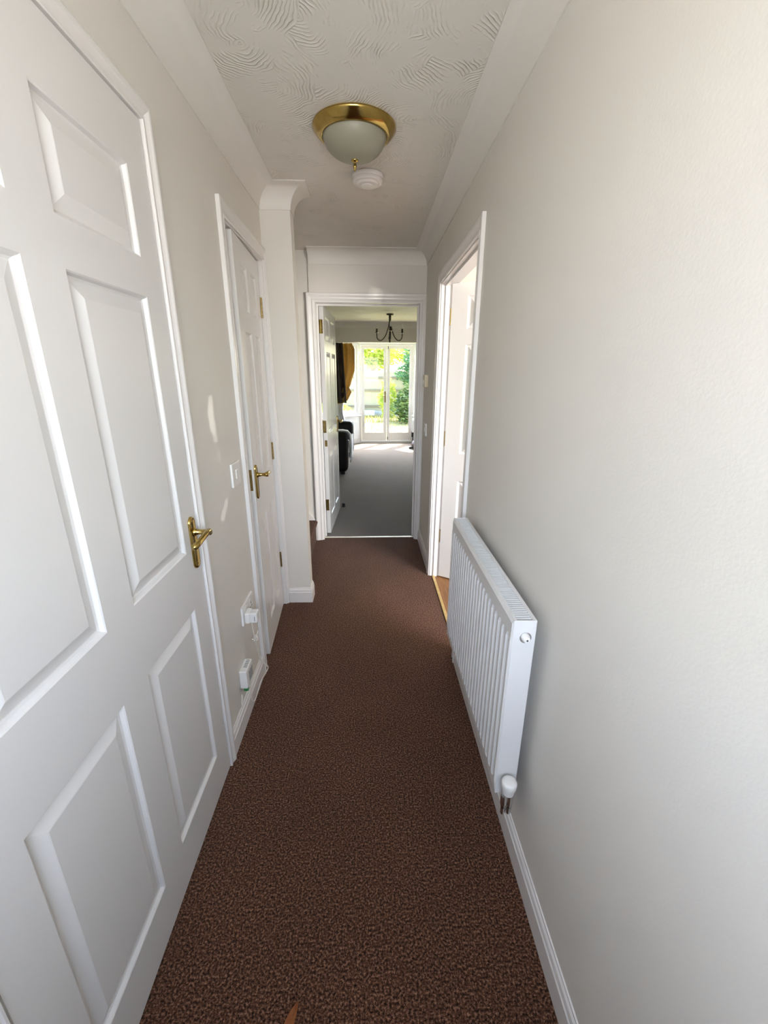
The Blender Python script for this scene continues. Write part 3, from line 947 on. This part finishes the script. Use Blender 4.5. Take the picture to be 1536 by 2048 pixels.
# floor, ceiling of the bay
def poly_slab(name, pts, z0, z1, m):
    bm = bmesh.new()
    lo = [bm.verts.new((x, y, z0)) for x, y in pts]
    hi = [bm.verts.new((x, y, z1)) for x, y in pts]
    n = len(pts)
    for i in range(n):
        j = (i + 1) % n
        bm.faces.new((lo[i], lo[j], hi[j], hi[i]))
    bm.faces.new(lo[::-1]); bm.faces.new(hi)
    bmesh.ops.recalc_face_normals(bm, faces=bm.faces[:])
    return struct(obj(name, bm, m))
bay_poly = [(BX0 - SP, 8.40), (BX1 + SP, 8.40), (BX1 + 0.06, YB + 0.02), (BX0 - 0.06, YB + 0.02)]
poly_slab('floor_bay', [(BX0 - SP - 0.1, 8.45), (BX1 + SP + 0.1, 8.45), (BX1 + 0.08, YB + 0.05), (BX0 - 0.08, YB + 0.05)], -0.10, 0.0, M['carpet_living'])
poly_slab('ceiling_bay', [(BX0 - SP - 0.2, 8.40), (BX1 + SP + 0.2, 8.40), (BX1 + 0.15, YB + 0.12), (BX0 - 0.15, YB + 0.12)], BZ, BZ + 0.08, M['upvc'])
struct(box('wall_bay_left', -1.45, BX0 - SP, 8.40, 8.50, 0, CEIL, M['wall']))
struct(box('wall_bay_right', BX1 + SP, 2.40, 8.40, 8.50, 0, CEIL, M['wall']))

def frame_rect(bm, x0, x1, z0, z1, w, y0, y1, wb=None, wt=None):
    wb = w if wb is None else wb
    wt = w if wt is None else wt
    add_box(bm, x0, x0 + w, y0, y1, z0, z1)
    add_box(bm, x1 - w, x1, y0, y1, z0, z1)
    add_box(bm, x0 + w, x1 - w, y0, y1, z0, z0 + wb)
    add_box(bm, x0 + w, x1 - w, y0, y1, z1 - wt, z1)

bm = bmesh.new()
frame_rect(bm, BX0, BX1, 0.0, 2.025, 0.036, YB, YB + 0.07, 0.05)
fr = struct(obj('trim_8', bm, M['upvc']))
def garden_door(name, x0, x1, label):
    o = struct(empty(name, ((x0 + x1) / 2, YB + 0.005, 0.055)))
    tag(o, label, 'door')
    hw = (x1 - x0) / 2
    hgt = 1.930
    bm = bmesh.new()
    frame_rect(bm, -hw, hw, 0.0, hgt, 0.056, 0, 0.045, 0.165, 0.056)
    obj('door_frame', bm, M['upvc'], o)
    bm = bmesh.new()
    frame_rect(bm, -hw + 0.050, hw - 0.050, 0.160, hgt - 0.050, 0.012, -0.006, 0.0)
    obj('glazing_bead', bm, M['upvc'], o)
    box('pane', -hw + 0.056, hw - 0.056, 0.018, 0.024, 0.165, hgt - 0.056, M['glass'], o)
    return o
g1 = garden_door('door_5', BX0 + 0.038, 0.366, 'left glazed white garden door with a brown handle')
g2 = garden_door('door_6', 0.372, BX1 - 0.038, 'right glazed white garden door with small bolts')
hw = (0.366 - BX0 - 0.038) / 2
bm = bmesh.new()
add_box(bm, hw - 0.040, hw - 0.016, -0.012, 0.0, 0.80, 1.03, 0.005, 2)
hp = obj('handle_plate', bm, M['old_brass'], g1)
bm = bmesh.new()
add_tube(bm, [(hw - 0.028, -0.010, 0.94), (hw - 0.028, -0.035, 0.94), (hw - 0.032, -0.045, 0.94), (hw - 0.075, -0.046, 0.935)], [0.010, 0.009, 0.010, 0.009], 10)
obj('lever', bm, M['old_brass'], hp, True)
hw2 = (BX1 - 0.038 - 0.372) / 2
for zz in (0.05, 1.89):
    box('bolt', -hw2 + 0.018, -hw2 + 0.030, -0.010, 0.0, zz - 0.028, zz + 0.028, M['steel'], g2, 0.003, 1)

def splay(name_wall, name_win, name_sill, name_base, p0, p1, sgn):
    """splayed side of the bay from p0 (garden door frame) to p1 (beam end)"""
    p0, p1 = Vector(p0), Vector(p1)
    d = (p1 - p0); Ls = d.length
    ang = math.atan2(d.y, d.x)
    # local x along the splay; inner side is local +y when sgn>0
    def place(o):
        o.location = (p0.x, p0.y, 0); o.rotation_euler = (0, 0, ang); return o
    y0, y1 = (-0.09, 0.0) if sgn > 0 else (0.0, 0.09)
    SILL = 0.600
    bm = bmesh.new(); add_box(bm, 0, Ls, y0, y1, 0, SILL)
    struct(place(obj(name_wall, bm, M['upvc'])))
    yi0, yi1 = (-0.07, -0.01) if sgn > 0 else (0.01, 0.07)
    w = struct(place(empty(name_win)))
    bm = bmesh.new()
    frame_rect(bm, 0.0, Ls, SILL, BZ, 0.060, yi0, yi1)
    add_box(bm, Ls * 0.52 - 0.03, Ls * 0.52 + 0.03, yi0, yi1, SILL + 0.06, BZ - 0.06)
    obj('window_frame', bm, M['upvc'], w)
    a = (yi0 + yi1) / 2
    for x0, x1 in ((0.06, Ls * 0.52 - 0.03), (Ls * 0.52 + 0.03, Ls - 0.06)):
        box('pane', x0, x1, a - 0.003, a + 0.003, SILL + 0.06, BZ - 0.06, M['glass'], w)
        bm = bmesh.new()
        frame_rect(bm, x0, x1, SILL + 0.06, BZ - 0.06, 0.035, a - 0.02, a + 0.02)
        obj('sash', bm, M['upvc'], w)
    s0, s1 = (-0.02, 0.050) if sgn > 0 else (-0.050, 0.02)
    sl = box('sill', 0.0, Ls, s0, s1, SILL - 0.022, SILL, M['gloss_trim'], w, 0.006, 2)
    bm = bmesh.new()
    q0, q1 = (0.0, 0.014) if sgn > 0 else (-0.014, 0.0)
    add_box(bm, 0.01, Ls, q0, q1, 0, 0.105, 0.004, 1)
    struct(place(obj(name_base, bm, M['gloss_trim'])))
    return ang, Ls
splay('wall_bay_splay_left', 'window_1', None, 'baseboard_bay_left', (BX0, YB + 0.01), (BX0 - SP, 8.45), 1)
angR, LsR = splay('wall_bay_splay_right', 'window_2', None, 'baseboard_bay_right', (BX1, YB + 0.01), (BX1 + SP, 8.45), -1)

# small radiator under the right bay window
rd = Vector((BX1 + SP - BX1, 8.45 - YB - 0.01)).normalized()
nin = Vector((rd.y, -rd.x))
start = Vector((BX1, YB + 0.01)) + rd * 0.05 + nin * 0.090
rad2 = radiator((start.x, start.y, 0.24), math.atan2(rd.y, rd.x), 0.90, 0.30, 'small white radiator under the right bay window of the living room', 0.045)
bm = bmesh.new()
add_tube(bm, [(0.012, 0.03, 0.01), (0.012, 0.03, -0.05), (0.012, 0.03, -0.24)], [0.016, 0.014, 0.008], 10)
add_tube(bm, [(0.03, 0.03, 0.02), (-0.008, 0.03, 0.005), (-0.008, 0.03, -0.10)], [0.012, 0.02, 0.02], 10)
obj('valve', bm, M['black'], rad2)

# ------------------------------------------------------------ curtain
cu = tag(empty('curtain', (-0.55, 8.46, 0)), 'gold and dark brown curtain swept back at the left of the garden bay', 'curtain')
def curtain_sheet(nu, nv, f):
    bm = bmesh.new()
    g = [[bm.verts.new(f(i / nu, j / nv)) for i in range(nu + 1)] for j in range(nv + 1)]
    for j in range(nv):
        for i in range(nu):
            bm.faces.new((g[j][i], g[j][i + 1], g[j + 1][i + 1], g[j + 1][i]))
    return bm
def lerp(tab, t):
    for (a, va), (b, vb_) in zip(tab, tab[1:]):
        if t <= b:
            k = (t - a) / (b - a)
            k = k * k * (3 - 2 * k) * 0.5 + k * 0.5
            return va + (vb_ - va) * k
    return tab[-1][1]
def sheet_gold(u, v):
    top = 1.974
    right = lerp([(0, -0.315), (0.10, -0.262), (0.45, -0.268), (0.72, -0.345), (0.88, -0.420), (1.0, -0.60)], v)
    left = lerp([(0, -0.60), (0.6, -0.60), (1.0, -0.68)], v)
    zb = top - (top - 0.905) * v
    x = left + (right - left) * u
    z = zb + 0.10 * v * v * u * u
    y = 8.46 - 8.46 + 0.035 * math.sin(u * 17 + 2.2 * v) * (1 - 0.5 * v) - 0.05 * math.sin(math.pi * u) * v
    if v == 0: z = top
    return (x + 0.55, y, z)
go = obj('gold_drape', curtain_sheet(40, 30, sheet_gold), M['gold_cloth'], cu, True)
def sheet_dark(u, v):
    x = -0.98 + (0.50 + 0.05 * v) * u - 0.0 * v
    z = 1.974 - (1.974 - 0.90) * v
    y = -0.075 + 0.03 * math.sin(u * 30)
    return (x + 0.55, y, z)
obj('dark_drape', curtain_sheet(50, 12, sheet_dark), M['dark_cloth'], cu, True)
def sheet_white(u, v):
    left = -0.62
    right = lerp([(0, -0.50), (0.5, -0.515), (1.0, -0.47)], v)
    x = left + (right - left) * u
    z = 0.93 - 0.42 * v
    return (x + 0.55, 0.03 + 0.012 * math.sin(u * 20), z)
obj('white_lining', curtain_sheet(20, 10, sheet_white), M['lining'], cu, True)
def sheet_hem(u, v):
    # turned-up lower edge of the drape
    a = [(-0.335, 1.10), (-0.375, 1.02), (-0.41, 0.955), (-0.46, 0.915), (-0.52, 0.893), (-0.58, 0.885), (-0.64, 0.890)]
    k = u * (len(a) - 1); i = min(int(k), len(a) - 2); fpart = k - i
    x = a[i][0] + (a[i + 1][0] - a[i][0]) * fpart
    z = a[i][1] + (a[i + 1][1] - a[i][1]) * fpart
    return (x + 0.55 - 0.06 * v * (1 - u), -0.085 + 0.03 * math.sin(3.1 * v), z + 0.115 * v * (1 - 0.5 * u))
obj('turned_hem', curtain_sheet(24, 6, sheet_hem), M['gold_cloth'], cu, True)
for o_ in cu.children:
    md = o_.modifiers.new('thickness', 'SOLIDIFY'); md.thickness = 0.004

# ------------------------------------------------------------ sofa, throw, beanbag, door stop
sf = tag(empty('sofa', (-0.80, 7.10, 0)), 'black leather sofa against the left side of the living room', 'sofa')
def cushion(name, x0, x1, y0, y1, z0, z1, m, parent, bev=0.06):
    o = box(name, x0, x1, y0, y1, z0, z1, m, parent, bev, 4)
    return smooth_by_angle(o, 60)
cushion('base', -0.50, 0.44, -0.68, 0.68, 0.05, 0.28, M['leather'], sf, 0.03)
cushion('armrest', -0.52, 0.48, -0.90, -0.66, 0.03, 0.605, M['leather'], sf, 0.07)
cushion('armrest', -0.52, 0.51, 0.66, 0.92, 0.03, 0.620, M['leather'], sf, 0.08)
cushion('backrest', -0.54, -0.26, -0.70, 0.70, 0.05, 0.84, M['leather'], sf, 0.08)
for k in (-1, 1):
    cushion('seat_cushion', -0.28, 0.47, min(0, k * 0.66), max(0, k * 0.66), 0.27, 0.44, M['leather'], sf, 0.05)
for fx in (-0.45, 0.40):
    for fy in (-0.84, 0.84):
        box('foot', fx - 0.03, fx + 0.03, fy - 0.03, fy + 0.03, 0.0, 0.06, M['black'], sf)
# throw lies over the near arm and seat, hanging down the front
bm = bmesh.new()
sec = [(-0.30, 0.622), (0.20, 0.624), (0.40, 0.624), (0.475, 0.612), (0.505, 0.575), (0.512, 0.50), (0.512, 0.36), (0.508, 0.22), (0.505, 0.16)]
rws = []
for j in range(13):
    t = j / 12
    yy = -0.80 + 0.62 * t
    row = []
    for i, (x, z) in enumerate(sec):
        k = i / (len(sec) - 1)
        zz = z
        if t > 0.28:
            s = min(1, (t - 0.28) / 0.18)
            tgt = 0.455 if i < 4 else min(z, 0.44 if i == 4 else z)
            zz = z + (tgt - z) * s
        row.append(bm.verts.new((x + 0.004 * math.sin(9 * t + i) + (0.012 if i > 3 else 0) * math.sin(14 * t), yy + 0.02 * math.sin(i * 1.3) * (i > 4), zz + 0.006 + (0.05 * math.sin(5 * t) if i == len(sec) - 1 else 0))))
    rws.append(row)
for a, b in zip(rws, rws[1:]):
    for k in range(len(sec) - 1):
        bm.faces.new((a[k], a[k + 1], b[k + 1], b[k]))
tw = obj('throw_blanket', bm, M['throw'], None, True)
tw.location = (-0.80, 7.10, 0)
tag(tw, 'white throw draped over the near arm and seat of the black sofa', 'throw')
md = tw.modifiers.new('thickness', 'SOLIDIFY'); md.thickness = 0.012; md.offset = 1

bb = tag(empty('beanbag', (1.09, 8.50, 0)), 'dark maroon leather floor cushion at the right edge of the doorway view', 'floor cushion')
bm = bmesh.new()
add_lathe(bm, [(0.0, 0.0), (0.30, 0.0), (0.36, 0.03), (0.395, 0.10), (0.39, 0.17), (0.34, 0.25), (0.24, 0.31), (0.10, 0.34), (0.0, 0.345)], 32, cap=False)
for v in bm.verts:
    a = math.atan2(v.co.y, v.co.x)
    v.co *= 0.62
    v.co.x *= 1 + 0.02 * math.sin(5 * a); v.co.y *= 1 + 0.02 * math.cos(4 * a)
obj('cushion', bm, M['maroon'], bb, True)
bm = bmesh.new()
add_tube(bm, curve_pts([(-0.20, -0.05, 0.02), (-0.24, -0.03, 0.03), (-0.27, -0.01, 0.02), (-0.285, 0.0, 0.012)], 5), [0.022] * 15 + [0.008], 8)
obj('strap', bm, M['black'], bb, True)

bm = bmesh.new()
add_lathe(bm, [(0.0, 0.0), (0.020, 0.0), (0.021, 0.006), (0.016, 0.012), (0.015, 0.030), (0.018, 0.034), (0.018, 0.042), (0.014, 0.046), (0.0, 0.047)], 20, cap=False)
dsp = obj('door_stop', bm, M['black'])
dsp.location = (-0.296, 4.60, 0); smooth_by_angle(dsp, 40)
tag(dsp, 'small black floor door stop by the open living room door', 'door stop')

# ------------------------------------------------------------ garden
struct(box('ground', -14, 16, 9.32, 30, -0.16, -0.06, M['lawn']))
struct(box('ground_front', -6, 6, -10, YF - 0.1, -0.16, -0.06, M['planter']))
gb = bmesh.new()
rg = random.Random(3)
for k in range(9000):
    y = 9.6 + (rg.random() ** 1.3) * 6.6
    x = -1.2 + rg.random() * (1.6 + 0.35 * y * 0.8) - 0.05 * y
    hgt = (0.03 + 0.06 * rg.random()) * (1.0 if y < 13.5 else 2.0)
    a = rg.random() * 6.28
    wv_, lx, ly = 0.006 + 0.006 * rg.random(), (rg.random() - .5) * 0.05, (rg.random() - .5) * 0.05
    c, s = math.cos(a) * wv_, math.sin(a) * wv_
    v = [gb.verts.new((x - c, y - s, -0.062)), gb.verts.new((x + c, y + s, -0.062)), gb.verts.new((x + lx, y + ly, -0.06 + hgt))]
    gb.faces.new(v)
tag(obj('grass', gb, M['grass']), 'dry yellow-green lawn grass outside the garden doors', 'grass', kind='stuff')

fe = tag(empty('garden_fence', (0, 16.0, 0)), 'weathered wooden fence panel at the end of the garden', 'fence')
bm0 = bmesh.new(); add_box(bm0, -0.0765, 0.0765, 0.0, 0.018, 0.12, 1.50)
f_me = bpy.data.meshes.new('board'); bm0.to_mesh(f_me); bm0.free(); f_me.materials.append(M['fence'])
for k in range(46):
    b = bpy.data.objects.new('board', f_me); COL.objects.link(b); b.parent = fe
    b.location = (-2.6 + 0.145 * k, 0.012 * (k % 2), 0.02 * math.sin(k * 1.7))
for zz in (0.30, 0.86, 1.30):
    box('rail', -2.7, 4.1, -0.045, -0.002, zz - 0.035, zz + 0.035, M['fence_rail'], fe)
box('gravel_board', -2.7, 4.1, -0.01, 0.03, -0.06, 0.13, M['planter'], fe)
for xx in (-2.0, -0.38, 1.5, 3.3):
    box('post', xx - 0.05, xx + 0.05, -0.10, -0.045, -0.06, 1.62, M['fence'], fe)

def leaf_cloud(bm, rnd, center, radii, n, size, shell=0.55):
    c = Vector(center)
    for _ in range(n):
        d = Vector((rnd.gauss(0, 1), rnd.gauss(0, 1), rnd.gauss(0, 1))).normalized()
        r = shell + (1 - shell) * rnd.random()
        lump = 1 + 0.16 * math.sin(d.x * 7 + 1) * math.sin(d.z * 6 + 2) * 1.3
        p = c + Vector((d.x * radii[0], d.y * radii[1], d.z * radii[2])) * r * lump
        ax = Vector((rnd.gauss(0, 1), rnd.gauss(0, 1), rnd.gauss(0, 1))).normalized()
        t1 = (d * 0.6 + ax).cross(Vector((0.3, 0.2, 1))).normalized()
        t2 = (d + ax * 0.8).cross(t1).normalized()
        s = size * (0.7 + 0.6 * rnd.random())
        v = [bm.verts.new(q) for q in (p - t1 * s, p - t2 * s * 0.42, p + t1 * s, p + t2 * s * 0.42)]
        bm.faces.new(v)

def plant(name, label, cat, loc, clouds, m, stems, seed, size, group=None):
    root = tag(empty(name, loc), label, cat, group)
    rnd = random.Random(seed)
    bm = bmesh.new()
    for c, r, n in clouds:
        leaf_cloud(bm, rnd, c, r, n, size)
    fo = obj('foliage', bm, m, root); fo['kind'] = 'stuff'
    bm = bmesh.new()
    for st_ in stems:
        add_tube(bm, st_[0], st_[1], 8)
    obj('trunk' if cat == 'tree' else 'stem', bm, M['bark'], root, True)
    return root

G0 = -0.06
plant('bush', 'dark green leafy bush at the right of the garden', 'bush', (1.30, 13.6, G0), [((0, 0, 0.52), (0.62, 0.5, 0.56), 2600), ((0.1, 0, 0.95), (0.45, 0.4, 0.4), 1200)], M['leaf_dark'], [([(0, 0, 0), (0.02, 0, 0.6)], [0.04, 0.02]), ([(0.05, 0, 0), (0.3, 0, 0.6)], [0.03, 0.012])], 11, 0.055)
plant('tree', 'blue-green conifer-like tree above the dark bush', 'tree', (1.60, 14.8, G0), [((0, 0, 1.55), (0.70, 0.6, 0.70), 2600), ((0.1, 0, 2.2), (0.55, 0.5, 0.6), 1500)], M['leaf_green'], [([(0, 0, 0), (0.0, 0, 1.2), (0.05, 0, 2.3)], [0.08, 0.06, 0.02])], 12, 0.055)
plant('bush', 'yellow-green shrub left of the dark bush in the garden', 'bush', (0.62, 14.4, G0), [((0, 0, 0.70), (0.32, 0.3, 0.72), 1500)], M['leaf_yellow'], [([(0, 0, 0), (0.0, 0, 0.8)], [0.03, 0.015])], 13, 0.05)
plant('tree', 'bright yellow-green tree overhanging the fence on the left', 'tree', (0.10, 17.6, G0), [((0, 0, 2.35), (1.1, 0.7, 0.62), 2600), ((0.2, 0, 1.95), (0.65, 0.5, 0.35), 700)], M['leaf_yellow'], [([(0, 0, 0), (0.05, 0, 1.6), (-0.1, 0, 2.6)], [0.12, 0.09, 0.04])], 14, 0.075)
plant('tree', 'pale green tree overhanging the fence on the right', 'tree', (1.75, 19.6, G0), [((0, 0, 2.75), (1.3, 0.8, 1.0), 3400)], M['leaf_yellow'], [([(0, 0, 0), (0.05, 0, 1.6), (0.1, 0, 2.8)], [0.12, 0.09, 0.04])], 15, 0.08)
plant('bush', 'pale shrub seen through the left bay window', 'bush', (-1.15, 13.0, G0), [((0, 0, 0.45), (0.6, 0.5, 0.5), 1500)], M['leaf_yellow'], [([(0, 0, 0), (0.0, 0, 0.5)], [0.03, 0.015])], 16, 0.05)
# low white planter against the fence
pl = tag(empty('planter', (-0.25, 15.6, G0)), 'low white planter trough at the foot of the fence', 'planter')
bm = bmesh.new()
add_box(bm, -0.45, 0.45, -0.14, 0.14, 0.06, 0.24, 0.02, 2)
obj('trough', bm, M['planter'], pl)
for xx in (-0.36, 0.36):
    box('foot', xx - 0.04, xx + 0.04, -0.12, 0.12, 0.0, 0.065, M['black'], pl)
